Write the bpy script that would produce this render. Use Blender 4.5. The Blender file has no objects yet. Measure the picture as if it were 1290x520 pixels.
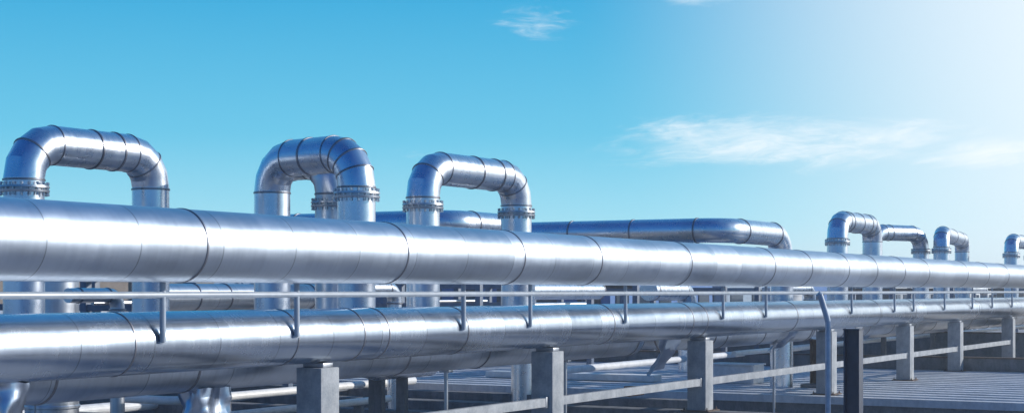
import bpy, bmesh, math, random
from mathutils import Vector, Matrix, noise as mnoise
random.seed(7)
S = bpy.context.scene
COL = S.collection
PI = math.pi
R = math.radians

# ------------------------------------------------------------------ frame of reference
# eye level is z = 0; pipes run along +X; the yard lies on the +Y side
YAW = R(29.36)
CC, SS = math.cos(YAW), math.sin(YAW)
GROUND = -4.2
DECK = -3.1
def X_at(px, Y):
    t = (px - 645) / 2000.0
    return Y * (CC + t * SS) / (SS - t * CC)

# ------------------------------------------------------------------ node helpers
def new_mat(name):
    m = bpy.data.materials.new(name)
    m.use_nodes = True
    nt = m.node_tree
    nt.nodes.clear()
    out = nt.nodes.new('ShaderNodeOutputMaterial')
    b = nt.nodes.new('ShaderNodeBsdfPrincipled')
    nt.links.new(b.outputs[0], out.inputs[0])
    return m, nt, b

def N(nt, typ, **kw):
    n = nt.nodes.new(typ)
    for k, v in kw.items():
        setattr(n, k, v)
    return n

def L(nt, a, b):
    nt.links.new(a, b)

def noise(nt, vec, scale, detail=4, rough=.55):
    n = N(nt, 'ShaderNodeTexNoise')
    n.inputs['Scale'].default_value = scale
    n.inputs['Detail'].default_value = detail
    n.inputs['Roughness'].default_value = rough
    if vec is not None:
        L(nt, vec, n.inputs['Vector'])
    return n.outputs['Fac']

def mapping(nt, scale=(1, 1, 1), kind='Object'):
    tc = N(nt, 'ShaderNodeTexCoord')
    mp = N(nt, 'ShaderNodeMapping')
    mp.inputs['Scale'].default_value = scale
    L(nt, tc.outputs[kind], mp.inputs['Vector'])
    return mp.outputs['Vector']

def ramp(nt, fac, stops):
    r = N(nt, 'ShaderNodeValToRGB')
    e = r.color_ramp.elements
    while len(e) < len(stops):
        e.new(0.5)
    for i, (p, c) in enumerate(stops):
        e[i].position = p
        e[i].color = (c, c, c, 1) if not isinstance(c, tuple) else (*c, 1)
    L(nt, fac, r.inputs['Fac'])
    return r.outputs['Color']

def math_n(nt, op, a, b=None, clamp=False):
    n = N(nt, 'ShaderNodeMath', operation=op)
    n.use_clamp = clamp
    for i, v in enumerate((a, b)):
        if v is None:
            continue
        if isinstance(v, (int, float)):
            n.inputs[i].default_value = v
        else:
            L(nt, v, n.inputs[i])
    return n.outputs[0]

def mixc(nt, fac, a, b, blend='MIX'):
    n = N(nt, 'ShaderNodeMix', data_type='RGBA', blend_type=blend)
    for sock, v in ((n.inputs[0], fac), (n.inputs[6], a), (n.inputs[7], b)):
        if isinstance(v, (int, float)):
            sock.default_value = v
        elif isinstance(v, tuple):
            sock.default_value = (*v, 1)
        else:
            L(nt, v, sock)
    return n.outputs[2]

def maprange(nt, v, a, b, c, d, smooth=False):
    n = N(nt, 'ShaderNodeMapRange')
    if smooth:
        n.interpolation_type = 'SMOOTHSTEP'
    for i, x in enumerate((a, b, c, d)):
        n.inputs[i + 1].default_value = x
    L(nt, v, n.inputs[0])
    return n.outputs[0]

def bump(nt, bsdf, h, strength, dist=.02):
    bn = N(nt, 'ShaderNodeBump')
    bn.inputs['Strength'].default_value = strength
    bn.inputs['Distance'].default_value = dist
    L(nt, h, bn.inputs['Height'])
    L(nt, bn.outputs[0], bsdf.inputs['Normal'])

# ------------------------------------------------------------------ materials
def metal(name, col, rough, var=.10, seam=0.0, dent=.12, stretch=(1, 1, 1), weather=.25, aniso=0.0):
    m, nt, b = new_mat(name)
    v = mapping(nt, stretch)
    n1 = noise(nt, v, 1.1, 3, .5)
    n2 = noise(nt, v, 6, 3, .5)
    wav = noise(nt, mapping(nt, (stretch[0] * 2.5, stretch[1], stretch[2])), .9, 0, .4)
    drip = noise(nt, mapping(nt, (7, .5, .5)), 1.6, 4, .6)
    dirt = ramp(nt, math_n(nt, 'ADD', math_n(nt, 'MULTIPLY', n1, .85), math_n(nt, 'MULTIPLY', n2, .15)), [(.34, 1 - weather), (.56, 1.0)])
    base = mixc(nt, 1.0, tuple(col), dirt, 'MULTIPLY')
    rr = math_n(nt, 'ADD', rough - var * .6, math_n(nt, 'MULTIPLY', n2, var * 1.2))
    if seam > 0:
        tc = N(nt, 'ShaderNodeTexCoord')
        sx = N(nt, 'ShaderNodeSeparateXYZ')
        L(nt, tc.outputs['Object'], sx.inputs[0])
        md = math_n(nt, 'PINGPONG', sx.outputs[0], seam / 2)
        line = maprange(nt, md, .004, .014, 0, 1)
        # each jacket sheet has its own slight tone
        fl = math_n(nt, 'FLOOR', math_n(nt, 'DIVIDE', sx.outputs[0], seam))
        wn = N(nt, 'ShaderNodeTexWhiteNoise', noise_dimensions='1D')
        L(nt, fl, wn.inputs['W'])
        tone = maprange(nt, wn.outputs['Value'], 0, 1, .90, 1.0)
        base = mixc(nt, 1.0, base, tone, 'MULTIPLY')
        rr = math_n(nt, 'ADD', rr, maprange(nt, wn.outputs['Value'], 0, 1, 0, .05))
        lf = maprange(nt, line, 0, 1, .55, 1)
        base = mixc(nt, 1.0, base, lf, 'MULTIPLY')
        h = math_n(nt, 'ADD', wav, math_n(nt, 'MULTIPLY', line, .12))
    else:
        h = wav
    base = mixc(nt, 1.0, base, ramp(nt, drip, [(.30, 1 - weather * .4), (.56, 1.0)]), 'MULTIPLY')
    rr = math_n(nt, 'ADD', rr, maprange(nt, drip, .5, .8, 0, .045))
    L(nt, base, b.inputs['Base Color'])
    L(nt, rr, b.inputs['Roughness'])
    b.inputs['Metallic'].default_value = 1.0
    if dent:
        bump(nt, b, h, dent, .05)
    return m

def rough_mat(name, c1, c2, scale=3, rough=.85, bmp=.3, streak=0.0, spec=.3):
    m, nt, b = new_mat(name)
    v = mapping(nt)
    n1 = noise(nt, v, scale, 6, .62)
    n2 = noise(nt, v, scale * 11, 5, .6)
    f = math_n(nt, 'ADD', math_n(nt, 'MULTIPLY', n1, .7), math_n(nt, 'MULTIPLY', n2, .3))
    c = mixc(nt, ramp(nt, f, [(.36, 0.0), (.64, 1.0)]), tuple(c1), tuple(c2))
    if streak:
        n3 = noise(nt, mapping(nt, (2, 2, .7)), 2.0, 6, .7)
        c = mixc(nt, 1.0, c, ramp(nt, n3, [(.40, 1 - streak), (.56, 1.0)]), 'MULTIPLY')
    L(nt, c, b.inputs['Base Color'])
    b.inputs['Roughness'].default_value = rough
    b.inputs['Specular IOR Level'].default_value = spec
    if bmp:
        bump(nt, b, f, bmp, .02)
    return m

def paint(name, col, rough=.45, wear=.2):
    m, nt, b = new_mat(name)
    n1 = noise(nt, mapping(nt), 4, 6, .65)
    c = mixc(nt, 1.0, tuple(col), ramp(nt, n1, [(.35, 1 - wear), (.6, 1.0)]), 'MULTIPLY')
    L(nt, c, b.inputs['Base Color'])
    b.inputs['Roughness'].default_value = rough
    bump(nt, b, n1, .08, .01)
    return m

M = {}
M['jacket'] = metal('aluminium_jacket', (.62, .69, .785), .34, seam=1.62, dent=.11, stretch=(.35, 1, 1), weather=.17)
M['jacket_low'] = metal('polished_jacket', (.62, .69, .785), .22, seam=1.37, dent=.06, stretch=(.35, 1, 1), weather=.17)
M['jacket_dull'] = metal('weathered_jacket', (.66, .715, .79), .32, seam=1.9, dent=.10, stretch=(.5, 1, 1), weather=.3)
M['loop'] = metal('galvanised_duct', (.73, .785, .86), .28, dent=.04, weather=.14)
M['loop_dull'] = metal('weathered_duct', (.66, .70, .76), .33, dent=.04, weather=.3)
M['band'] = metal('dark_band_steel', (.30, .30, .33), .38, dent=0, weather=.3)
M['flange'] = metal('flange_steel', (.52, .55, .60), .36, dent=.1, weather=.4)
M['rail'] = metal('galvanised_rail', (.46, .48, .52), .36, dent=.04, weather=.2)
M['rail_paint'] = paint('rail_grey_paint', (.36, .42, .50), .38, .2)
M['foil'] = metal('creased_foil', (.46, .53, .65), .30, dent=.08, weather=.15)
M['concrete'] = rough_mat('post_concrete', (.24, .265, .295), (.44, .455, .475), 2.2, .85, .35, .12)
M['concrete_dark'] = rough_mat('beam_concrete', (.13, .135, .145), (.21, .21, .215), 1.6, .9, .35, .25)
M['asphalt'] = rough_mat('yard_asphalt', (.27, .29, .325), (.36, .375, .40), .5, .92, .3)
M['ground'] = rough_mat('ground_concrete', (.36, .32, .28), (.48, .44, .39), .35, .92, .25)
M['deck'] = rough_mat('deck_sheet', (.42, .44, .47), (.68, .685, .69), .55, .5, .1, .12)
M['blue_paint'] = paint('blue_grey_paint', (.27, .36, .48), .45, .3)
M['navy_paint'] = paint('navy_paint', (.04, .055, .09), .5, .3)
M['rack_paint'] = paint('rack_grey_paint', (.12, .16, .23), .5, .3)
M['rust_steel'] = rough_mat('rusty_steel', (.10, .075, .06), (.19, .13, .10), 5, .75, .3, .3)
M['rust_plate'] = rough_mat('rust_red', (.25, .09, .04), (.36, .15, .07), 7, .8, .3)
M['white_paint'] = paint('white_paint', (.76, .75, .72), .4, .15)
M['shed_white'] = paint('shed_white_sheet', (.66, .68, .70), .55, .18)
M['shed_blue'] = paint('shed_blue_sheet', (.06, .17, .42), .5, .2)
M['shed_slate'] = paint('shed_slate_sheet', (.24, .32, .42), .55, .2)
M['shed_grey'] = paint('shed_grey_sheet', (.30, .33, .37), .6, .2)
M['shed_brown'] = rough_mat('shed_brick', (.20, .15, .12), (.30, .23, .18), 2, .85, .2)
M['hall_brown'] = rough_mat('hall_brown_cladding', (.15, .13, .12), (.23, .20, .175), 1.5, .8, .2)
M['hall_navy'] = paint('hall_navy_cladding', (.13, .22, .36), .55, .3)
M['roof_grey'] = paint('roof_sheet', (.36, .38, .42), .55, .25)
M['tank'] = paint('tank_paint', (.60, .62, .64), .4, .15)
gm, gnt, gb = new_mat('window_glass')
gb.inputs['Base Color'].default_value = (.03, .045, .07, 1)
gb.inputs['Roughness'].default_value = .08
gv = noise(gnt, mapping(gnt), 1.5, 3)
bump(gnt, gb, gv, .05)
M['glass'] = gm

# ------------------------------------------------------------------ mesh builder
class MB:
    def __init__(self):
        self.bm = bmesh.new()

    def ring(self, c, t, up, r, seg, ry=None):
        t = t.normalized()
        a = up - t * up.dot(t)
        a.normalize()
        b = t.cross(a)
        ry = r if ry is None else ry
        return [self.bm.verts.new(c + a * (r * math.cos(2 * PI * i / seg)) + b * (ry * math.sin(2 * PI * i / seg)))
                for i in range(seg)]

    def skin(self, rings, cap0=True, cap1=True):
        seg = len(rings[0])
        for A, B in zip(rings, rings[1:]):
            for i in range(seg):
                j = (i + 1) % seg
                self.bm.faces.new((A[i], A[j], B[j], B[i]))
        if cap0:
            self.bm.faces.new(list(reversed(rings[0])))
        if cap1:
            self.bm.faces.new(rings[-1])

    def tube(self, pts, r, seg=20, caps=True, radii=None):
        pts = [Vector(p) for p in pts]
        up = Vector((0, 0, 1))
        d0 = (pts[1] - pts[0]).normalized()
        if abs(d0.z) > .9:
            up = Vector((0, 1, .01))
        rings = []
        for i, p in enumerate(pts):
            if i == 0:
                t = pts[1] - pts[0]
                k = 1
            elif i == len(pts) - 1:
                t = pts[-1] - pts[-2]
                k = 1
            else:
                u, v = (pts[i] - pts[i - 1]).normalized(), (pts[i + 1] - pts[i]).normalized()
                t = u + v
            t = t.normalized()
            up2 = up - t * up.dot(t)
            if up2.length < .05:
                up2 = Vector((1, 0, 0)) - t * t.x
            up = up2.normalized()
            rings.append(self.ring(p, t, up, radii[i] if radii else r, seg))
        self.skin(rings, caps, caps)
        return self

    def profile(self, c, t, prof, seg=32):
        """lathe a list of (along, radius) about axis t through c"""
        c, t = Vector(c), Vector(t).normalized()
        up = Vector((0, 0, 1)) if abs(t.z) < .9 else Vector((0, 1, 0))
        rings = [self.ring(c + t * a, t, up, max(r, .0005), seg) for a, r in prof]
        self.skin(rings)
        return self

    def band(self, c, t, r, w=.05, th=.02, seg=36):
        c, t = Vector(c), Vector(t).normalized()
        up = Vector((0, 0, 1)) if abs(t.z) < .9 else Vector((0, 1, 0))
        h = w / 2
        pr = [(-h, r - .01), (-h, r + th * .6), (-h * .6, r + th), (h * .6, r + th), (h, r + th * .6), (h, r - .01)]
        rings = [self.ring(c + t * a, t, up, q, seg) for a, q in pr]
        self.skin(rings, False, False)
        for i in range(seg):
            j = (i + 1) % seg
            self.bm.faces.new((rings[-1][i], rings[-1][j], rings[0][j], rings[0][i]))
        return self

    def box(self, c, s, rz=0.0, bev=0.0, rot=None):
        t = bmesh.new()
        bmesh.ops.create_cube(t, size=1)
        bmesh.ops.scale(t, vec=Vector(s), verts=t.verts)
        if bev:
            bmesh.ops.bevel(t, geom=list(t.edges), offset=bev, segments=2, profile=.6, affect='EDGES')
        mat = Matrix.Translation(Vector(c)) @ (rot if rot is not None else Matrix.Rotation(rz, 4, 'Z'))
        bmesh.ops.transform(t, matrix=mat, verts=t.verts)
        me = bpy.data.meshes.new('tmp')
        t.to_mesh(me)
        t.free()
        self.bm.from_mesh(me)
        bpy.data.meshes.remove(me)
        return self

    def prism(self, poly, axis_from, axis_to, plane='YZ'):
        """extrude polygon (list of 2-D points) along X, Y or Z"""
        def P(u, v, w):
            return {'YZ': (w, u, v), 'XZ': (u, w, v), 'XY': (u, v, w)}[plane]
        a = [self.bm.verts.new(P(u, v, axis_from)) for u, v in poly]
        b = [self.bm.verts.new(P(u, v, axis_to)) for u, v in poly]
        n = len(poly)
        for i in range(n):
            j = (i + 1) % n
            self.bm.faces.new((a[i], a[j], b[j], b[i]))
        self.bm.faces.new(list(reversed(a)))
        self.bm.faces.new(b)
        return self

    def build(self, name, mat, parent=None, angle=19, smooth=True):
        bmesh.ops.recalc_face_normals(self.bm, faces=self.bm.faces)
        me = bpy.data.meshes.new(name)
        if parent is not None:
            off = Vector((0, 0, 0))
            q = parent
            while q is not None:
                off += q.location
                q = q.parent
            bmesh.ops.translate(self.bm, vec=-off, verts=self.bm.verts)
        self.bm.to_mesh(me)
        self.bm.free()
        if smooth:
            me.polygons.foreach_set('use_smooth', [True] * len(me.polygons))
            me.set_sharp_from_angle(angle=R(angle))
        me.materials.append(M[mat] if isinstance(mat, str) else mat)
        o = bpy.data.objects.new(name, me)
        COL.objects.link(o)
        if parent is not None:
            o.parent = parent
        return o

def tag(o, label=None, cat=None, group=None, kind=None):
    if label: o['label'] = label
    if cat: o['category'] = cat
    if group: o['group'] = group
    if kind: o['kind'] = kind
    return o

def thing(name, label, cat, loc=(0, 0, 0), group=None):
    o = bpy.data.objects.new(name, None)
    o.empty_display_size = .2
    o.location = loc
    COL.objects.link(o)
    return tag(o, label, cat, group)

def copy_tree(o, parent=None):
    c = o.copy()
    COL.objects.link(c)
    c.parent = parent
    for ch in list(o.children):
        copy_tree(ch, c)
    return c

# ------------------------------------------------------------------ ground, deck
def flat(name, x0, x1, y0, y1, z, mat):
    b = MB()
    v = [b.bm.verts.new(p) for p in ((x0, y0, z), (x1, y0, z), (x1, y1, z), (x0, y1, z))]
    b.bm.faces.new(v)
    o = b.build(name, mat)
    o['kind'] = 'structure'
    return o
flat('ground', -500, 2500, -1200, 1800, GROUND, 'asphalt')
b = MB(); b.box((33.2, 41, (GROUND - 3.35) / 2), (22.0, 40, -3.35 - GROUND), bev=.02)
o = b.build('yard_slab', 'ground'); o['kind'] = 'structure'

# the raised deck beyond X = 45: a concrete base slab with a ribbed sheet on it
DX0, DX1 = 45.2, 62.2
b = MB(); b.box(((DX0 + 120) / 2, 30, (GROUND + DECK - .12) / 2), (120 - DX0, 60, DECK - .12 - GROUND), bev=.02)
o = b.build('deck_slab', 'concrete_dark'); o['kind'] = 'structure'
b = MB()
poly = [(DX0 - .06, DECK - .22), (DX0 - .06, DECK)]
x = DX0 - .06
while x < DX1 - 1.2:
    poly += [(x + .50, DECK), (x + .56, DECK - .10), (x + 1.02, DECK - .10), (x + 1.08, DECK)]
    x += 1.08
poly += [(DX1, DECK), (DX1, DECK - .118), (DX0 - .004, DECK - .118), (DX0 - .004, DECK - .22)]
b.prism(poly, .0, 60.0, 'XZ')
o = b.build('ribbed_deck', 'deck', smooth=False); o['kind'] = 'structure'
flat('upper_ground', DX1 + .01, 119.9, .1, 59.9, DECK - .112, 'ground')

# ------------------------------------------------------------------ long pipes
def long_pipe(name, label, x0, x1, y, z, r, mat, rings, bw=.05, bt=.016, group='long horizontal pipes', seg=64):
    t = thing(name, label, 'pipe', (x0, y, z), group)
    MB().tube([(x0, y, z), (x0 + (x1 - x0) * .5, y, z), (x1, y, z)], r, seg).build('pipe_jacket', mat, t)
    proto = None
    for X in rings:
        if proto is None:
            proto = MB().band((x0, y, z), (1, 0, 0), r, bw, bt, seg).build('seam_band', 'band', t)
            c = proto
        else:
            c = proto.copy(); COL.objects.link(c); c.parent = t
        c.location = (X - x0, 0, 0)
    return t

YA, ZA, RA = 14.55, .615, .5
ringsA = [X_at(p, YA - .3) for p in (248, 502, 650, 748, 862, 968, 1015, 1062, 1098, 1133, 1164, 1213, 1240, 1265)]
ringsA = [ringsA[0] - 5.2] + ringsA + [76, 82, 88, 94, 100]
long_pipe('main_pipe', 'fat silver jacketed pipe crossing the whole view above the handrail', 4, 112, YA, ZA, RA, 'jacket', ringsA, .036, .011)

YB, ZB, RB = 15.15, -.717, .432
ringsB = [X_at(p, YB - .3) for p in (162, 368, 452, 483, 583, 768, 868, 886, 1000, 1105, 1150, 1230)]
long_pipe('lower_pipe', 'polished silver pipe lying on the concrete posts below the handrail', 4, 112, YB, ZB, RB, 'jacket_low', ringsB + [70, 77, 84], .03, .009)

def path_with_elbows(corners, Rb, n=4):
    """corner polyline -> list of (kind, [points]) with arcs of n pieces at each corner"""
    P = [Vector(p) for p in corners]
    out, cur = [], P[0]
    for i in range(1, len(P) - 1):
        u = (P[i] - P[i - 1]).normalized()
        v = (P[i + 1] - P[i]).normalized()
        a = P[i] - u * Rb
        out.append(('straight', [cur, a]))
        ctr = P[i] - u * Rb + v * Rb
        arc = []
        for k in range(n + 1):
            th = (PI / 2) * k / n
            arc.append(ctr + u * Rb * math.sin(th) - v * Rb * math.cos(th))
        out.append(('elbow', arc))
        cur = P[i] + v * Rb
    out.append(('straight', [cur, P[-1]]))
    return out

def seg_tangent(pts, k):
    if k == 0: return pts[1] - pts[0]
    if k == len(pts) - 1: return pts[-1] - pts[-2]
    return (pts[k] - pts[k - 1]).normalized() + (pts[k + 1] - pts[k]).normalized()

def elbow_mesh(pts, u, v, r, seg=40):
    """mitred elbow; end rings square to the straight pipes"""
    b = MB()
    up = u.cross(v).normalized()
    rings = []
    for k, p in enumerate(pts):
        t = u if k == 0 else (v if k == len(pts) - 1 else seg_tangent(pts, k))
        rings.append(b.ring(p, t, up, r, seg))
    b.skin(rings)
    return b

YC, ZC, RC = 16.2, -1.12, .42
tC = thing('looped_pipe', 'dull silver pipe with sideways bends running under the polished pipe', 'pipe', (6, YC, ZC), 'long horizontal pipes')
cornersC = [(6, YC, ZC), (35.0, YC, ZC), (35.0, 20.5, ZC), (38.2, 20.5, ZC), (38.2, YC, ZC), (47.6, YC, ZC), (47.6, 20.5, ZC),
            (51.2, 20.5, ZC), (51.2, YC, ZC), (112, YC, ZC)]
for kind, pts in path_with_elbows(cornersC, .75, 4):
    if kind == 'straight':
        MB().tube(pts, RC, 48).build('pipe_jacket', 'jacket_dull', tC)
        d = (pts[1] - pts[0]); ln = d.length; d.normalize()
        for q in ([k * 2.9 + .9 for k in range(int(ln / 2.9))] if ln > 4 else []):
            MB().band(pts[0] + d * q, d, RC, .045, .014, 40).build('seam_band', 'band', tC)
        for q in (.06, ln - .06):
            MB().band(pts[0] + d * q, d, RC, .05, .016, 40).build('seam_band', 'band', tC)
    else:
        u = (pts[1] - pts[0]); v = (pts[-1] - pts[-2])
        u = Vector([round(c) for c in u.normalized()]); v = Vector([round(c) for c in v.normalized()])
        elbow_mesh(pts, u, v, RC).build('elbow', 'jacket_dull', tC)
        for k in (1, 2, 3):
            MB().band(pts[k], seg_tangent(pts, k), RC, .035, .012, 40).build('seam_band', 'band', tC)

# ------------------------------------------------------------------ handrail between the two pipes
YR = YB - RB - .035
tR = thing('railing', 'thin galvanised handrail on posts between the two long pipes', 'railing', (6, YR, ZB))
MB().tube([(6, YR, -.057), (60, YR, -.057), (112, YR, -.057)], .047, 16).build('handrail', 'rail_paint', tR)
for p in (-120, 205, 374, 584, 668, 788, 911, 965, 1073, 1127, 1151, 1190, 1225, 1250, 1275):
    X = X_at(p, YR)
    b = MB(); b.tube([(X, YR - .002, -.69), (X, YR + .004, .235)], .043 if p < 600 else .038, 14)
    b.box((X, YR + .02, -.70), (.11, .05, .03), bev=.006)
    b.build('post', 'rail_paint', tR)

# ------------------------------------------------------------------ expansion loops above the pipes
def make_flange(z_c, at, parent, r, bolts=18):
    x, y = at
    b = MB().profile((x, y, z_c), (0, 0, 1), [(-.06, r - .01), (-.06, r + .085), (-.02, r + .09), (-.018, r + .03),
                                              (.018, r + .03), (.02, r + .09), (.06, r + .085), (.06, r - .01)], 40)
    f = b.build('flange', 'flange', parent)
    first = None
    for k in range(bolts):
        a = 2 * PI * k / bolts
        bx, by = x + (r + .058) * math.cos(a), y + (r + .058) * math.sin(a)
        if first is None:
            first = MB().profile((x, y, z_c), (0, 0, 1), [(-.125, .014), (-.125, .026), (-.085, .026), (-.08, .016), (.08, .016), (.085, .026), (.125, .026), (.125, .012)], 6).build('bolt', 'flange', f)
            c = first
        else:
            c = first.copy(); COL.objects.link(c); c.parent = f
        c.location = (bx - x, by - y, 0)
    # the flange sits at the thing's origin offset: its own mesh is in parent space already
    return f

def make_loop(label, pl, pr, zc, r, Rb, n=4, flange_l=True, flange_r=True, mat='loop', top_bands=(.25, .55), floor=GROUND,
              zf=1.88, seams=(0, 2, 4), far_seams=None, name='expansion_loop', group='arched pipe loops rising behind the main pipe', feet=None, zb=-1.42, run=2.6):
    pl, pr = Vector((*pl, 0)), Vector((*pr, 0))
    base = Vector((pl.x, pl.y, floor))
    t = thing(name, label, 'pipe loop', base, group)
    up = Vector((0, 0, 1))
    dirv = (pr - pl).normalized()
    fl, fr = feet if feet else (-dirv, dirv)
    fl, fr = Vector((*fl[:2], 0)), Vector((*fr[:2], 0))
    ends = (pl + fl * run, pr + fr * run)
    corners = [ends[0] + up * zb, pl + up * zb, pl + up * zc, pr + up * zc, pr + up * zb, ends[1] + up * zb]
    dirs = [-fl, up, dirv, -up, fr]
    names = ['foot_run', 'elbow', 'riser', 'elbow', 'crossover_pipe', 'elbow', 'riser', 'elbow', 'foot_run']
    for i, (kind, pts) in enumerate(path_with_elbows(corners, Rb, n)):
        nm = names[i]
        if kind == 'straight':
            MB().tube(pts, r, 48).build(nm, mat, t)
            d = pts[1] - pts[0]
            if nm == 'riser':
                top = pts[1] if i == 2 else pts[0]
                MB().band(top - up * .03, up, r, .04, .014, 40).build('seam_band', 'band', t)
                if (flange_l if i == 2 else flange_r):
                    make_flange(zf, (top.x, top.y), t, r)
            elif nm == 'crossover_pipe':
                for k in top_bands:
                    MB().band(pts[0] + d * k, d, r, .05, .018, 44).build('seam_band', 'band', t)
                for e in (.0, 1.0):
                    MB().band(pts[0] + d * e, d, r, .03, .012, 44).build('seam_band', 'band', t)
            else:
                q = (pts[0] + pts[1]) / 2
                MB().box((q.x, q.y, (floor + zb - r) / 2 + .02), (.16, .2, zb - r - floor + .04), bev=.01).build('pedestal', 'concrete_dark', t)
        else:
            k = (i - 1) // 2
            elbow_mesh(pts, dirs[k], dirs[k + 1], r).build('elbow', mat, t)
            for k in range(1, n):
                if i in (3, 5) and k in (seams if i == 5 or far_seams is None else far_seams):
                    MB().band(pts[k], seg_tangent(pts, k), r, .035, .014, 40).build('seam_band', 'band', t)
    return t

ZL = 2.74
RL = .375
make_loop('arched silver pipe loop at the left edge, flanged only on its nearer leg', (21.2, 22.3), (24.5, 22.2), ZL + .0, RL, .66, 4, True, False, top_bands=(.50, .80))
make_loop('arched pipe loop turned away from us, its near elbow ringed by many seams', (26.35, 20.55), (25.75, 18.0), ZL - .02, RL, .66, 4, False, True, top_bands=(.45,), seams=(1, 2, 3, 4), far_seams=(), feet=((-1, 0), (1, 0)))
make_loop('short pipe loop tucked behind the turned loop, only one leg and elbow showing', (28.2, 22.0), (27.95, 20.2), ZL + .03, RL * .93, .66, 4, False, True, zf=1.86, top_bands=(), mat='loop_dull', feet=((1, 0), (1, 0)))
make_loop('arched pipe loop with bolted flanges on both legs above the middle of the main pipe', (29.9, 19.1), (33.9, 18.95), ZL + .02, RL, .66, 4, True, True, top_bands=(.50, .84))
make_loop('far pipe loop with four close rings, beside a lower dull loop', (X_at(1055, 19.3), 19.3), (X_at(1099, 19.3), 19.3), ZL - .02, RL + .03, .66, 4, True, False, top_bands=(.12, .5, .85))
make_loop('lower dull far loop sloping away behind the ringed one', (X_at(1099, 21.6), 21.6), (X_at(1160, 20.2), 20.2), ZL - .02, RL, .7, 4, False, True, top_bands=(.2,))
make_loop('small far pipe loop between the dull loop and the right edge', (X_at(1186, 19.1), 19.1), (X_at(1212, 20.6), 20.6), ZL - .05, RL, .6, 4, True, False, top_bands=(.4, .8), feet=((-1, 0), (1, 0)))
make_loop('farthest pipe loop, cut by the right edge of the view', (X_at(1274, 18.4), 18.4), (X_at(1300, 18.6), 18.6), ZL - .05, RL, .6, 4, True, True, top_bands=(.4, .8))

# two high horizontal pipes that run towards us, turn a corner and dive down
def corner_pipe(label, far, corner, end, zc, r, Rb=.85, bands=()):
    t = thing('cornered_pipe', label, 'pipe', (end[0], end[1], GROUND), 'high pipes turning a corner behind the main pipe')
    corners = [(*far, zc), (*corner, zc), (*end, zc), (*end, GROUND)]
    for i, (kind, pts) in enumerate(path_with_elbows(corners, Rb, 7)):
        if kind == 'straight':
            MB().tube(pts, r, 48).build('riser' if i == 4 else 'pipe_run', 'loop', t)
            d = pts[1] - pts[0]; ln = d.length; d.normalize()
            qs = [.04, ln - .04] if i else [ln - .04] + [ln - .04 - 2.1 * k for k in range(1, 8) if ln - 2.1 * k > 0]
            if i == 2: qs = [.3, ln - .04]
            for q in qs:
                MB().band(pts[0] + d * q, d, r, .05, .02, 40).build('seam_band', 'band', t)
        else:
            u, v = [Vector([round(c) for c in w.normalized()]) for w in (pts[1] - pts[0], pts[-1] - pts[-2])]
            u = (Vector(corners[1 if i == 1 else 2]) - Vector(corners[0 if i == 1 else 1])).normalized()
            v = (Vector(corners[2 if i == 1 else 3]) - Vector(corners[1 if i == 1 else 2])).normalized()
            elbow_mesh(pts, u, v, r).build('elbow', 'loop', t)
    return t
corner_pipe('long high blue-tinted pipe turning its corner right of centre above the main pipe', (44.2, 40), (44.2, 17.6), (49.1, 17.6), 1.80, .37)
corner_pipe('high pipe peeking out behind the legs of the middle flanged loop', (37.0, 44), (37.0, 22.8), (41.2, 22.8), 1.86, .36)

# ------------------------------------------------------------------ concrete posts and the bars between them
YP = 15.15
post_x = [12.6, 20.6, 28.4, 36.4, 46.2, 54.8, 61.9, 71.3]
post_labels = [
    'concrete post at the left end of the row, carrying the polished pipe',
    'nearest concrete post in view, only its upper part showing at the bottom',
    'concrete post near the middle, second from the left, a bar butting into its shaded side',
    'concrete post just left of the bent blue pole, its foot on a dark beam',
    'concrete post mostly hidden behind the bent blue pole',
    'concrete post first in line on the white ribbed deck, right of the dark steel column',
    'concrete post standing against the low wall at the far side of the ribbed deck',
    'farthest concrete post, beyond the low wall near the right edge']
def make_post(x, base):
    h = -1.22 - base
    t = thing('concrete_post', '', 'post', (x, YP, base), 'square concrete posts under the polished pipe')
    MB().box((x, YP, base + h / 2), (.49, .49, h), bev=.018).build('shaft', 'concrete', t)
    b = MB().box((x, YP, base + .012), (.74, .74, .03), bev=.004)
    for sx in (-.3, .3):
        for sy in (-.3, .3):
            b.profile((x + sx, YP + sy, base + .026), (0, 0, 1), [(0, .03), (.035, .03), (.036, .014), (.075, .014)], 6)
    b.build('base_plate', 'rust_steel', t)
    MB().box((x, YP, -1.22 + .036), (.26, .40, .07), bev=.006).build('bearing_pad', 'flange', t)
    return t
for x, lab in zip(post_x, post_labels):
    base = -2.95 if x < 45 else (DECK + .0 if x < 62 else DECK - .112)
    p = make_post(x, base)
    p['label'] = lab
bar_labels = ['pale flat bar running off the bottom left from the nearest post pair',
              'pale flat bar between the nearest post and the second post, low in front',
              'pale flat bar spanning the bay left of the post by the blue pole',
              'long pale flat bar passing behind the bent blue pole and dark column',
              'pale flat bar over the ribbed deck reaching its first post',
              'pale flat bar between the two posts at the deck end',
              'pale flat bar ending at the farthest post']
ext = post_x
for (xa, xb), lab in zip(zip(ext, ext[1:]), bar_labels):
    a, c = xa + .246, xb - .246
    t = thing('guard_bar', lab, 'bar', (a, YP - .09, -2.235), 'pale bars between the concrete posts')
    MB().box(((a + c) / 2, YP - .09, -2.235), (c - a - .01, .13, .175), bev=.008).build('rail', 'concrete', t)
    b = MB()
    for e in (a + .06, c - .06):
        b.box((e, YP - .09, -2.235), (.12, .15, .22), bev=.004)
    b.build('end_bracket', 'flange', t)

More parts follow.
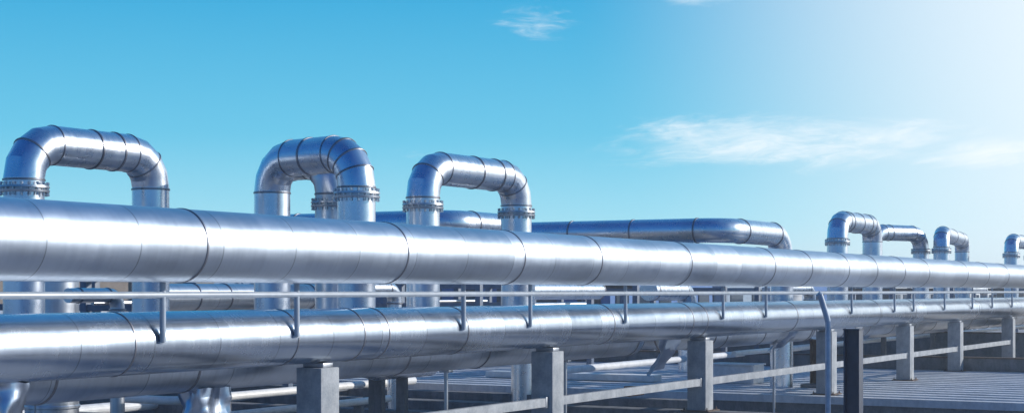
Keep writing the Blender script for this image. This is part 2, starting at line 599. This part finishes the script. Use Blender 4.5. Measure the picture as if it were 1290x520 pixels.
# grade beams carrying the near posts, running away under the pipes
beam_labels = ['dark concrete ground beam under the leftmost post', 'dark concrete ground beam under the nearest post',
               'dark concrete ground beam under the second post', 'dark concrete ground beam under the third post, its top edge catching light']
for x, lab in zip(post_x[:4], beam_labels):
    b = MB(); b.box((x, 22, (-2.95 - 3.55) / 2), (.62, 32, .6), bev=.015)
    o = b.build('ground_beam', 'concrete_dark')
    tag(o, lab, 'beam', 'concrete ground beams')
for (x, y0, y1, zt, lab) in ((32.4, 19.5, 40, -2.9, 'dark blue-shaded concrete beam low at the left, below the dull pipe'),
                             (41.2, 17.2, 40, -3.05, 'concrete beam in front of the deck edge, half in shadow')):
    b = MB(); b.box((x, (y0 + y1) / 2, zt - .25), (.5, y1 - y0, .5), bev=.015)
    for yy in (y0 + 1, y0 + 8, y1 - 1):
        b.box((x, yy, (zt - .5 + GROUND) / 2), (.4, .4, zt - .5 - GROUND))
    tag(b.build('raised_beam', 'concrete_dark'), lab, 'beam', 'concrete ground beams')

# beam footings
for i, x in enumerate(post_x[:4]):
    b = MB()
    b.box((x, 15.15, (-3.55 + GROUND) / 2 + .001), (.9, .9, -3.55 - GROUND), bev=.02)
    tag(b.build('footing', 'concrete_dark'), ['concrete footing block under the leftmost ground beam', 'concrete footing block under the nearest ground beam',
        'concrete footing block under the second post beam', 'concrete footing block under the third post beam'][i], 'footing', 'concrete footings')

# low walls at the back of the deck
def wall(x, y0, y1, z0, z1, lab, mat='concrete_dark', cop=True):
    t = thing('low_wall', lab, 'wall', (x, y0, z0), 'low concrete walls beyond the deck')
    MB().box((x, (y0 + y1) / 2, (z0 + z1) / 2), (.3, y1 - y0, z1 - z0), bev=.01).build('wall_panel', mat, t)
    MB().box((x, (y0 + y1) / 2, z1 + .032), (.38, y1 - y0 + .04, .06), bev=.008).build('coping', 'rust_steel', t)
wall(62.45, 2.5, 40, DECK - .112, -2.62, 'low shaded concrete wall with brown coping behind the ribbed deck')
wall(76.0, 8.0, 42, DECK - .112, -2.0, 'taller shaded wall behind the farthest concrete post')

# ------------------------------------------------------------------ bent blue pole, dark column, small rusty column
def on(px, d):
    t = (px - 645) / 2000.0
    return Vector((d * CC + d * t * SS, d * SS - d * t * CC, 0))
p = on(1043, 25)
t = thing('bent_pole', 'slim blue-grey pole with angled top, standing left of the dark column', 'pole', (p.x, p.y, GROUND))
b = MB(); lean = Vector((-SS, CC, 0)) * .125
top = Vector((p.x, p.y, -.46))
b.box((p.x, p.y, (GROUND - .46) / 2), (.072, .072, -.46 - GROUND), rz=R(40), bev=.012)
b.build('shaft', 'blue_paint', t)
b = MB(); b.tube([top - Vector((0, 0, .03)), top + Vector((0, 0, .03)) + lean * .1, top + lean + Vector((0, 0, .40))], .046, 14)
b.tube([top + lean + Vector((0, 0, .39)), top + lean * 1.25 + Vector((0, 0, .42))], .052, 14)
b.build('angled_arm', 'blue_paint', t)
MB().box((p.x, p.y, GROUND + .02), (.3, .3, .04), rz=R(40), bev=.005).build('base_plate', 'blue_paint', t)

p = on(1075, 28)
t = thing('steel_column', 'dark navy steel I-column in front of the ribbed deck edge', 'column', (p.x, p.y, GROUND))
zt = -.69; hh = zt - GROUND
b = MB()
b.box((p.x, p.y - .13, GROUND + hh / 2), (.24, .022, hh), bev=.003)
b.box((p.x, p.y + .13, GROUND + hh / 2), (.24, .022, hh), bev=.003)
b.box((p.x, p.y, GROUND + hh / 2), (.016, .238, hh - .004))
b.build('shaft', 'navy_paint', t)
MB().box((p.x, p.y, zt + .012), (.27, .30, .022), bev=.003).build('cap_plate', 'navy_paint', t)
MB().box((p.x, p.y, GROUND + .02), (.5, .5, .04), bev=.004).build('base_plate', 'navy_paint', t)

p = Vector((49.0, 16.45, 0)); zt = -1.60
p = on(1029, 51.2)
t = thing('stub_column', 'short rusty steel stub column with base plate on the white deck', 'column', (p.x, p.y, DECK))
b = MB(); hh = zt - DECK
b.box((p.x, p.y - .16, DECK + hh / 2), (.34, .03, hh), bev=.004)
b.box((p.x, p.y + .16, DECK + hh / 2), (.34, .03, hh), bev=.004)
b.box((p.x, p.y, DECK + hh / 2), (.02, .29, hh - .01))
b.build('shaft', 'rust_steel', t)
MB().box((p.x - .12, p.y, DECK + .06), (.95, .7, .115), bev=.01).build('base_plate', 'concrete_dark', t)
MB().box((p.x, p.y, zt + .016), (.4, .4, .03), bev=.004).build('cap_plate', 'rust_steel', t)

# ------------------------------------------------------------------ foil-wrapped saddles, loose foil, conduits, floor bits
def ridge(p, sc, seed):
    q = Vector((p.x * sc + seed * 3.7, p.y * sc - seed * 1.9, p.z * sc * .7 + seed))
    return 1 - abs(mnoise.noise(q)) * 2.2
def crumple(name, label, cat, loc, w0, w1, h, seed, group=None, depth=.5):
    bm = bmesh.new()
    nu, nv = 72, 44
    grid = []
    for j in range(nv):
        f = j / (nv - 1)
        row = []
        for i in range(nu):
            a = 2 * PI * i / nu
            k = (w0 + (w1 - w0) * f ** 2.2) / 2
            k2 = depth * (.7 + .3 * f) / 2
            ca, sa = math.cos(a), math.sin(a)
            p = Vector((k * math.copysign(abs(ca) ** .72, ca), k2 * math.copysign(abs(sa) ** .72, sa), h * f))
            n_ = Vector((ca, sa, 0))
            q = p + Vector((mnoise.noise(p * 2 + Vector((seed, 0, 0))), mnoise.noise(p * 2 + Vector((0, seed, 0))), 0)) * .2
            d = .10 * ridge(q, 2.1, seed) + .034 * ridge(q, 5.5, seed + 9) - .075
            p = p + n_ * d + Vector((0, 0, .05 * mnoise.noise(p * 4)))
            p.z = min(max(p.z, 0), h)
            row.append(bm.verts.new(p))
        grid.append(row)
    for A, B in zip(grid, grid[1:]):
        for i in range(nu):
            k = (i + 1) % nu
            bm.faces.new((A[i], A[k], B[k], B[i]))
    bm.faces.new(list(reversed(grid[0]))); bm.faces.new(grid[-1])
    bmesh.ops.recalc_face_normals(bm, faces=bm.faces)
    me = bpy.data.meshes.new(name); bm.to_mesh(me); bm.free()
    me.polygons.foreach_set('use_smooth', [True] * len(me.polygons))
    me.set_sharp_from_angle(angle=R(40))
    me.materials.append(M['foil'])
    o = bpy.data.objects.new(name, me); COL.objects.link(o); o.location = loc
    return tag(o, label, cat, group)
def saddle(x, y, ztop, lab, seed, w0, w1):
    crumple('wrapped_saddle', lab, 'pipe support', (x, y, GROUND), w0, w1, ztop - GROUND, seed, 'foil-wrapped pipe supports')
saddle(X_at(4, 15.3), 15.3, -1.12, 'crumpled foil-wrapped support at the bottom left corner under the polished pipe', 3, .55, .62)
saddle(X_at(258, 16.2), 16.2, -1.48, 'crumpled foil-wrapped support under the dull pipe, left of the nearest post', 5, .62, .95)

def loose_sheet(lab, loc, w, h, rot, seed):
    rnd = random.Random(seed)
    bm = bmesh.new()
    n, m_ = 10, 8
    g = []
    for j in range(m_):
        row = []
        for i in range(n):
            u, v = i / (n - 1) - .5, j / (m_ - 1)
            row.append(bm.verts.new((u * w * (1 - .3 * v) + rnd.uniform(-.02, .02), .35 * v * v + .10 * math.sin(u * 7 + v * 3) + rnd.uniform(-.025, .025), -v * h + .18 * u * v + rnd.uniform(-.02, .02))))
        g.append(row)
    for A, B in zip(g, g[1:]):
        for i in range(n - 1):
            bm.faces.new((A[i], A[i + 1], B[i + 1], B[i]))
    r = bmesh.ops.solidify(bm, geom=list(bm.faces), thickness=.012)
    bmesh.ops.transform(bm, matrix=Matrix.Rotation(rot, 4, 'Z'), verts=bm.verts)
    bmesh.ops.recalc_face_normals(bm, faces=bm.faces)
    me = bpy.data.meshes.new('foil_flap'); bm.to_mesh(me); bm.free()
    me.polygons.foreach_set('use_smooth', [True] * len(me.polygons))
    me.set_sharp_from_angle(angle=R(30))
    me.materials.append(M['foil'])
    o = bpy.data.objects.new('foil_flap', me); COL.objects.link(o); o.location = loc
    tag(o, lab, 'foil sheet', 'loose foil jacketing')
loose_sheet('torn foil jacket sheet hanging below the polished pipe, left of the third post', (X_at(835, 15.9), 15.75, -1.02), 1.9, .95, R(8), 4)
loose_sheet('small curled foil sheet hanging by the dull pipe right of the third post', (X_at(985, 15.9), 15.8, -1.0), 1.3, .7, R(-12), 9)

def conduit(lab, pts, r, mat='white_paint', Rb=.3, props=()):
    t = thing('conduit', lab, 'conduit', pts[0], 'thin pipes near the ground')
    b = MB()
    allp = []
    for kind, q in path_with_elbows(pts, Rb, 8) if len(pts) > 2 else [('straight', [Vector(p) for p in pts])]:
        allp += q if not allp else q[1:]
    clean = [allp[0]]
    for p in allp[1:]:
        if (p - clean[-1]).length > .004: clean.append(p)
    b.tube(clean, r, 16)
    b.build('pipe', mat, t)
    for (x, y, z) in props:
        MB().box((x, y, (z + GROUND) / 2), (.14, .22, z - GROUND), bev=.006).build('support', 'concrete_dark', t)
    return t
conduit('white thin conduit ending bluntly right of the nearest post', [(16, 21.6, -2.62), (32.3, 21.6, -2.62)], .085, props=[(q, 21.6, -2.71) for q in (18, 24, 31)])
conduit('white thin conduit with an elbow left of the nearest post', [(28.3, 26.6, -2.55), (28.3, 24.8, -2.55), (37.5, 24.8, -2.55)], .10, Rb=.5, props=[(q, 24.8, -2.66) for q in (30, 36)])
conduit('pale thin pipe along the back of the near yard', [(18, 29, -3.0), (44.8, 29, -3.0)], .14, 'shed_white', props=[(q, 29, -3.15) for q in (20, 28, 38)])
conduit('pale thin pipe over the back of the deck', [(46, 24, -2.6), (100, 24, -2.6)], .12, 'shed_white')
conduit('white thin pipe low behind the far concrete posts', [(50, 19.6, -2.1), (105, 19.6, -2.1)], .09, 'white_paint')
conduit('thin pipe with brown reflections above the low wall', [(56, 21.2, -1.75), (105, 21.2, -1.75)], .13, 'rail')

for px, lab in ((562, 'thin dark steel prop under the dull pipe left of the second post'), (712, 'thin steel prop under the dull pipe just right of the second post'),
                (975, 'thin pale steel prop under the dull pipe left of the bent pole')):
    x = X_at(px, YC)
    b = MB(); fl = GROUND if x < DX0 else DECK
    b.tube([(x, YC, fl), (x, YC, ZC - RC + .01)], .04, 10)
    b.box((x, YC, fl + .015), (.25, .25, .03), bev=.004)
    b.box((x, YC, ZC - RC - .01), (.16, .22, .05), bev=.006)
    tag(b.build('pipe_prop', 'rail'), lab, 'prop', 'thin props under the dull pipe')

# white plank strips & a rust bracket on the deck behind the second bay
b = MB(); b.box((49.6, 25.5, DECK + .12), (.7, 6.5, .22), rz=R(2), bev=.02)
tag(b.build('white_kerb', 'white_paint'), 'white painted block strip on the deck seen under the dull pipe', 'block')
b = MB(); b.prism([(-.5, 0), (.5, 0), (.28, .22), (-.28, .22)], -.2, .2, 'XZ')
b.box((0, 0, .25), (.35, .3, .05), bev=.005)
o = b.build('rusty_bracket', 'rust_plate'); o.location = on(795, 46.8) + Vector((0, 0, DECK + .02))
tag(o, 'small rust-red bracket on the deck behind the second bay of bars', 'bracket')
b = MB(); b.box((0, 0, .3), (1.0, 1.6, .6), bev=.03); b.box((0, 0, .63), (1.1, 1.7, .05), bev=.01)
o = b.build('junction_box', 'shed_white'); o.location = (50.5, 19.7, DECK)
tag(o, 'white equipment cabinet on the deck just left of the bent pole', 'cabinet')

# ------------------------------------------------------------------ back row: long pipe, rack, tanks, sheds
BX0, BX1 = X_at(200, 26.5), X_at(425, 26.5)
long_pipe('back_pipe', 'silver pipe at eye level between the first loop and the turned loop', BX0, BX1, 26.5, -.16, .34, 'jacket_dull', [BX0 + 1.2 * k for k in range(1, int((BX1 - BX0) / 1.2))], .05, .02)
BX0, BX1 = X_at(648, 25), X_at(754, 25)
long_pipe('back_pipe', 'short deep blue pipe length at eye level right of the middle flanged loop', BX0, BX1, 25, .0, .3, 'loop', [BX1 - .06], .05, .02)
long_pipe('rear_pipe', 'thin dull pipe low behind the racks', 12, 100, 31, -.95, .24, 'jacket_dull', [14 + 5 * k for k in range(16)], .05, .02)
long_pipe('shaded_pipe', 'dull pipe far right, level with the post tops', 60, 112, 18.2, -1.55, .3, 'jacket_dull', [64 + 4 * k for k in range(11)], .05, .02)

def gooseneck(lab, px, Y, zc, r, run, mat='loop'):
    x = X_at(px, Y)
    t = thing('gooseneck_pipe', lab, 'pipe', (x, Y, GROUND), 'small bent pipes between the racks')
    cs = [(x - run, Y, zc), (x, Y, zc), (x, Y, GROUND)]
    for i, (kind, pts) in enumerate(path_with_elbows(cs, r * 1.7, 5)):
        if kind == 'straight':
            MB().tube(pts, r, 32).build('pipe_run' if i == 0 else 'riser', mat, t)
            d = (pts[1] - pts[0]).normalized()
            for q in ((pts[1] - d * .05), (pts[0] + d * (.05 if i else .3))):
                MB().band(q, d, r, .05, .03 if i else .015, 28).build('seam_band', 'band', t)
        else:
            elbow_mesh(pts, Vector((1, 0, 0)), Vector((0, 0, -1)), r).build('elbow', mat, t)
    return t
gooseneck('pale bent pipe turning down under the main pipe, left of the third post', 866, 24, .0, .36, 3.6)
gooseneck('small bent pipe turning down between the first loop and the turned loop', 148, 25, -.1, .16, 1.5, 'loop_dull')
gooseneck('small bent pipe turning down left of the middle flanged loop legs', 497, 24, .05, .2, 2.0)
gooseneck('bent pipe turning down left of the far ringed loop', 1020, 26, .1, .3, 4.0)
gooseneck('far bent pipe turning down beyond the handrail near the right edge', 1240, 25, .12, .28, 5.0, 'loop_dull')

def vertical_tank(lab, x, y, r, z0, z1, mat='tank'):
    t = thing('storage_tank', lab, 'tank', (x, y, z0), 'storage tanks behind the pipes')
    h = z1 - z0
    MB().profile((x, y, z0), (0, 0, 1), [(0, r), (h, r), (h + .02, r + .03), (h + .1, r + .03), (h + r * .18, r * .6), (h + r * .22, .02)], 40).build('shell', mat, t)
    for f in (.3, .6, .9):
        MB().band((x, y, z0 + h * f), (0, 0, 1), r, .08, .03, 40).build('seam_band', mat, t)
    b = MB()
    for s in (-.22, .22):
        b.tube([(x - r - .12, y + s, z0), (x - r - .12, y + s, z1 + .6)], .025, 8)
    for k in range(int(h / .35)):
        b.tube([(x - r - .12, y - .22, z0 + .2 + .35 * k), (x - r - .12, y + .22, z0 + .2 + .35 * k)], .016, 6)
    b.build('ladder', 'rail', t)
vertical_tank('pale tank with a warm sheen between the first loop legs, under the main pipe', X_at(97, 27), 27.8, .62, GROUND, .75, 'loop_dull')
vertical_tank('white tank standing far behind the bay left of centre', X_at(395, 44), 44, 1.6, GROUND, 1.1)
vertical_tank('white tank far right, behind the handrail', X_at(985, 36), 36, 1.3, GROUND, .1)
vertical_tank('small white tank beside the far ringed loop', X_at(1098, 46), 46, 1.5, GROUND, .15)

def rack(lab, x, y0, y1, z1, seed):
    rnd = random.Random(seed)
    t = thing('pipe_rack', lab, 'pipe rack', (x, y0, GROUND), 'steel pipe racks behind the loops')
    for yy in (y0, (y0 + y1) / 2, y1):
        for dx in (0, 4.5):
            MB().box((x + dx, yy, (GROUND + z1) / 2), (.24, .24, z1 - GROUND), bev=.01).build('post', 'rack_paint', t)
    for zz in (z1 - .15, z1 - 1.1, z1 - 2.3):
        for dx in (0, 4.5):
            MB().box((x + dx, (y0 + y1) / 2, zz), (.16, y1 - y0 - .25, .2), bev=.01).build('beam', rnd.choice(['rack_paint', 'shed_grey', 'rust_steel']), t)
    for k in range(4):
        yy = y0 + (y1 - y0) * (k + .7) / 4.6
        zz = z1 - rnd.choice((.95, 2.15))
        MB().tube([(x - .8, yy, zz), (x + 5.3, yy, zz)], rnd.uniform(.06, .1), 12).build('pipe', rnd.choice(['rail', 'jacket_dull', 'rust_steel']), t)
rack('grey steel pipe rack behind the gap in the first loop', X_at(140, 33), 30, 38, .6, 1)
rack('grey steel pipe rack behind the middle flanged loop', X_at(590, 33), 32.5, 40, .5, 2)
rack('grey steel pipe rack right of the middle loop', X_at(730, 30), 29.5, 37, .35, 3)
rack('grey steel pipe rack behind the third bay', X_at(900, 29), 28.5, 36, .2, 4)
rack('far grey steel pipe rack near the right edge', X_at(1180, 27), 26, 34, .2, 5)
rack('farthest pipe rack beside the right edge', X_at(1250, 30), 28, 37, .25, 6)

def shed(lab, px, d, w, dep, h, mat, roof='roof_grey', nwin=5, rz=0.0):
    p = on(px, d)
    t = thing('industrial_shed', lab, 'building', (p.x, p.y, GROUND), 'distant industrial sheds')
    x0, x1, y0, y1 = p.x - w / 2, p.x + w / 2, p.y - dep / 2, p.y + dep / 2
    z1 = GROUND + h
    MB().box((p.x, p.y, (GROUND + z1) / 2), (w, dep, h)).build('wall', mat, t)
    b = MB(); b.prism([(y0 - .3, z1 + .003), (y1 + .3, z1 + .003), (y1 + .3, z1 + .15), (p.y, z1 + .15 + dep * .04), (y0 - .3, z1 + .15)], x0 - .3, x1 + .3, 'YZ')
    b.build('roof', roof, t)
    for k in range(nwin):
        xx = x0 + w * (k + .5) / nwin
        MB().box((xx, y0 - .03, GROUND + h * .68), (w / nwin * .55, .08, h * .18)).build('window', 'glass', t)
        yy = y0 + dep * (k + .5) / nwin
        MB().box((x0 - .03, yy, GROUND + h * .68), (.08, dep / nwin * .55, h * .18)).build('window', 'glass', t)
    MB().box((x0 + w * .3, y0 - .04, GROUND + h * .22), (2.4, .1, h * .44)).build('door', 'shed_grey', t)
    MB().box((x0 - .04, y0 + dep * .4, GROUND + h * .22), (.1, 2.4, h * .44)).build('door', 'shed_grey', t)
def process_hall(lab, x0, x1, y, dep, h, mat):
    t = thing('process_hall', lab, 'building', (x0, y, GROUND), 'long halls behind the pipe racks')
    z1 = GROUND + h
    MB().box(((x0 + x1) / 2, y + dep / 2, (GROUND + z1) / 2), (x1 - x0, dep, h)).build('wall', mat, t)
    MB().box(((x0 + x1) / 2, y + dep / 2, z1 + .1), (x1 - x0 + .5, dep + .5, .18), bev=.02).build('roof', 'roof_grey', t)
    k = x0 + 1.5
    rnd = random.Random(int(x0))
    while k < x1 - 2:
        w = rnd.uniform(.9, 2.2)
        MB().box((k + w / 2, y - .03, GROUND + h * rnd.uniform(.55, .72)), (w, .08, rnd.uniform(.6, 1.2))).build('window', rnd.choice(['glass', 'shed_slate', 'shed_grey', 'shed_white']), t)
        if rnd.random() < .6:
            MB().tube([(k + w + .4, y - .25, GROUND), (k + w + .4, y - .25, z1 - .2)], .09, 10).build('downpipe', rnd.choice(['rail', 'rust_steel', 'blue_paint']), t)
        k += w + rnd.uniform(.8, 2.4)
process_hall('long brown hall behind the racks on the left', 34, 62, 52, 10, 5.3, 'hall_brown')
process_hall('long blue-grey hall behind the middle loop', 66, 98, 56, 10, 5.0, 'hall_navy')
process_hall('brown hall far behind the ringed far loop', 104, 150, 54, 12, 4.9, 'hall_brown')
shed('brown brick shed far behind the first loop', 60, 95, 24, 16, 6.0, 'shed_brown')
shed('blue sheet-metal shed behind the loop turned away from us', 300, 110, 22, 18, 6.2, 'shed_blue')
shed('grey shed far behind the middle loop', 520, 120, 24, 16, 5.6, 'shed_grey')
shed('bright blue shed right of the middle flanged loop', 715, 105, 16, 14, 5.6, 'shed_blue')
shed('grey-blue shed with dark windows behind the third bay', 850, 130, 18, 16, 5.6, 'shed_slate', nwin=4)
shed('blue-walled low shed seen over the polished pipe right of centre', 945, 150, 18, 16, 5.2, 'shed_blue')
shed('grey low shed behind the far ringed loop', 1050, 160, 20, 18, 5.0, 'shed_grey', nwin=8)
shed('white low shed far right above the handrail', 1140, 175, 16, 18, 4.9, 'shed_white', nwin=8)
shed('brick low shed far right', 1210, 185, 18, 18, 4.9, 'shed_brown', nwin=6)
shed('farthest pale shed at the right edge', 1275, 190, 20, 20, 4.9, 'shed_slate', nwin=4)

# ------------------------------------------------------------------ thin air
hm = bpy.data.materials.new('haze'); hm.use_nodes = True
hn = hm.node_tree; hn.nodes.clear()
ho = N(hn, 'ShaderNodeOutputMaterial'); hv = N(hn, 'ShaderNodeVolumePrincipled')
hv.inputs['Color'].default_value = (.80, .90, 1.0, 1)
hv.inputs['Density'].default_value = .0011
hv.inputs['Anisotropy'].default_value = .35
L(hn, hv.outputs[0], ho.inputs['Volume'])
M['haze'] = hm
b = MB(); b.box((1000, 300, (GROUND - 1 + 5) / 2), (3010, 3010, 5 - GROUND + 1))
o = b.build('haze', 'haze', smooth=False); o['kind'] = 'stuff'

# ------------------------------------------------------------------ light and sky
SUN_AZ, SUN_EL = R(-48), R(21)
sd = Vector((math.cos(SUN_EL) * math.cos(SUN_AZ), math.cos(SUN_EL) * math.sin(SUN_AZ), math.sin(SUN_EL)))
ld = bpy.data.lights.new('sun', 'SUN')
ld.energy = 4.3
ld.angle = R(.53)
ld.color = (1.0, .95, .88)
lo = bpy.data.objects.new('sun', ld)
lo.rotation_euler = (-sd).to_track_quat('-Z', 'Y').to_euler()
COL.objects.link(lo)

W = bpy.data.worlds.new('World')
S.world = W
W.use_nodes = True
nt = W.node_tree
nt.nodes.clear()
out = N(nt, 'ShaderNodeOutputWorld')
bg = N(nt, 'ShaderNodeBackground')
bg.inputs['Strength'].default_value = .085
L(nt, bg.outputs[0], out.inputs[0])
sky = N(nt, 'ShaderNodeTexSky', sky_type='NISHITA')
sky.sun_disc = False
sky.sun_elevation = SUN_EL
sky.sun_rotation = PI / 2 - SUN_AZ      # measured clockwise from +Y
sky.altitude = 0
sky.air_density = 1.0
sky.dust_density = .6
sky.ozone_density = 2.0
tc = N(nt, 'ShaderNodeTexCoord')
nrm = N(nt, 'ShaderNodeVectorMath', operation='NORMALIZE')
L(nt, tc.outputs['Generated'], nrm.inputs[0])
sep = N(nt, 'ShaderNodeSeparateXYZ')
L(nt, nrm.outputs[0], sep.inputs[0])
az = math_n(nt, 'ARCTAN2', sep.outputs[1], sep.outputs[0])
el = math_n(nt, 'ARCSINE', sep.outputs[2])
def el_ramp(stops):
    r = N(nt, 'ShaderNodeValToRGB')
    e = r.color_ramp.elements
    while len(e) < len(stops):
        e.new(.5)
    for q, (d, c) in zip(e, stops):
        q.position = d / 90.0
        q.color = (*c, 1)
    L(nt, math_n(nt, 'DIVIDE', el, PI / 2), r.inputs['Fac'])
    return r.outputs['Color']
air = el_ramp([(0, (.66, .88, .96)), (2.5, (.34, .75, .92)), (5.5, (.135, .57, .82)), (10.5, (.036, .41, .725)), (24, (.050, .30, .62)), (48, (.030, .19, .48)), (90, (.012, .10, .34))])
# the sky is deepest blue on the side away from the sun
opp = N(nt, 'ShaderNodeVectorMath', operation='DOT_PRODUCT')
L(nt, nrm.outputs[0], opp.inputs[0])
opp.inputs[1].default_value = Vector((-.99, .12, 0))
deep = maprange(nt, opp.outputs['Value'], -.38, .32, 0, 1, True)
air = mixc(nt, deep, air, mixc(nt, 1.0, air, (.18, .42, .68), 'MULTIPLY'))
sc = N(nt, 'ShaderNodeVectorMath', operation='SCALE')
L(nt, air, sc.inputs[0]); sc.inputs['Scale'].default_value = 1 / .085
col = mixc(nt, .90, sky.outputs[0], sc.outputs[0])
# milky air low on the sun's side of the sky
dp = N(nt, 'ShaderNodeVectorMath', operation='DOT_PRODUCT')
L(nt, nrm.outputs[0], dp.inputs[0])
ga, ge = R(-24), R(16)
dp.inputs[1].default_value = Vector((math.cos(ge) * math.cos(ga), math.cos(ge) * math.sin(ga), math.sin(ge)))
glow = maprange(nt, dp.outputs['Value'], .635, .875, 0, 1, True)
glow = math_n(nt, 'MULTIPLY', glow, maprange(nt, el, R(10), R(21), 1, .06, True))
col = mixc(nt, math_n(nt, 'MULTIPLY', glow, .98), col, (10.1, 11.0, 11.6))
# thin high cloud
cv = N(nt, 'ShaderNodeCombineXYZ')
L(nt, math_n(nt, 'MULTIPLY', az, 1.0), cv.inputs[0])
L(nt, math_n(nt, 'MULTIPLY', math_n(nt, 'ADD', el, math_n(nt, 'MULTIPLY', az, .06)), 4.6), cv.inputs[1])
wv = N(nt, 'ShaderNodeVectorMath', operation='ADD')
wn_ = N(nt, 'ShaderNodeTexNoise'); wn_.inputs['Scale'].default_value = 9; wn_.inputs['Detail'].default_value = 3
L(nt, cv.outputs[0], wn_.inputs['Vector'])
ws = N(nt, 'ShaderNodeVectorMath', operation='SCALE'); ws.inputs['Scale'].default_value = .16
L(nt, wn_.outputs['Color'], ws.inputs[0])
L(nt, cv.outputs[0], wv.inputs[0]); L(nt, ws.outputs[0], wv.inputs[1])
n1 = noise(nt, wv.outputs[0], 11, 10, .68)
n2 = noise(nt, wv.outputs[0], 34, 8, .65)
nn = math_n(nt, 'ADD', math_n(nt, 'MULTIPLY', n1, .75), math_n(nt, 'MULTIPLY', n2, .25))
tot = None
for a0, e0, sa, se, amp in ((19.2, 5.3, 7.2, 1.15, 1.25), (28.8, 9.5, 2.1, 1.0, .72), (22.4, 10.4, 2.2, .5, 1.0), (33.2, 5.0, 1.2, .35, .5), (12.6, 4.7, 3.6, .8, 1.1),
                            (75, 22, 16, 6, .8), (-60, 25, 25, 8, .7), (-140, 20, 30, 6, .7)):
    da = math_n(nt, 'DIVIDE', math_n(nt, 'SUBTRACT', az, R(a0)), R(sa))
    de = math_n(nt, 'DIVIDE', math_n(nt, 'SUBTRACT', el, R(e0)), R(se))
    g = math_n(nt, 'ADD', math_n(nt, 'MULTIPLY', da, da), math_n(nt, 'MULTIPLY', de, de))
    g = math_n(nt, 'MULTIPLY', math_n(nt, 'POWER', 2.718, math_n(nt, 'MULTIPLY', g, -1.0)), amp)
    tot = g if tot is None else math_n(nt, 'MAXIMUM', tot, g)
cl = math_n(nt, 'ADD', nn, math_n(nt, 'MULTIPLY', tot, .40))
cl = maprange(nt, cl, .70, 1.08, 0, .74, True)
cl = math_n(nt, 'MULTIPLY', cl, maprange(nt, tot, .04, .3, 0, 1))
col = mixc(nt, cl, col, (11.3, 11.7, 12.0))
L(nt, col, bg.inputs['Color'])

# ------------------------------------------------------------------ camera and output
cam = bpy.data.cameras.new('camera')
cam.sensor_width = 36
cam.lens = 36 * 2000 / 1290
cam.shift_y = 106 / 1290
cam.clip_end = 6000
co = bpy.data.objects.new('camera', cam)
co.location = (0, 0, 0)
co.rotation_euler = (R(90), 0, YAW - R(90))
COL.objects.link(co)
S.camera = co
S.view_settings.view_transform = 'Standard'
S.view_settings.look = 'None'
S.view_settings.exposure = .12
S.view_settings.gamma = 1
S.cycles.use_denoising = True
S.cycles.max_bounces = 8
S.cycles.sample_clamp_indirect = 2
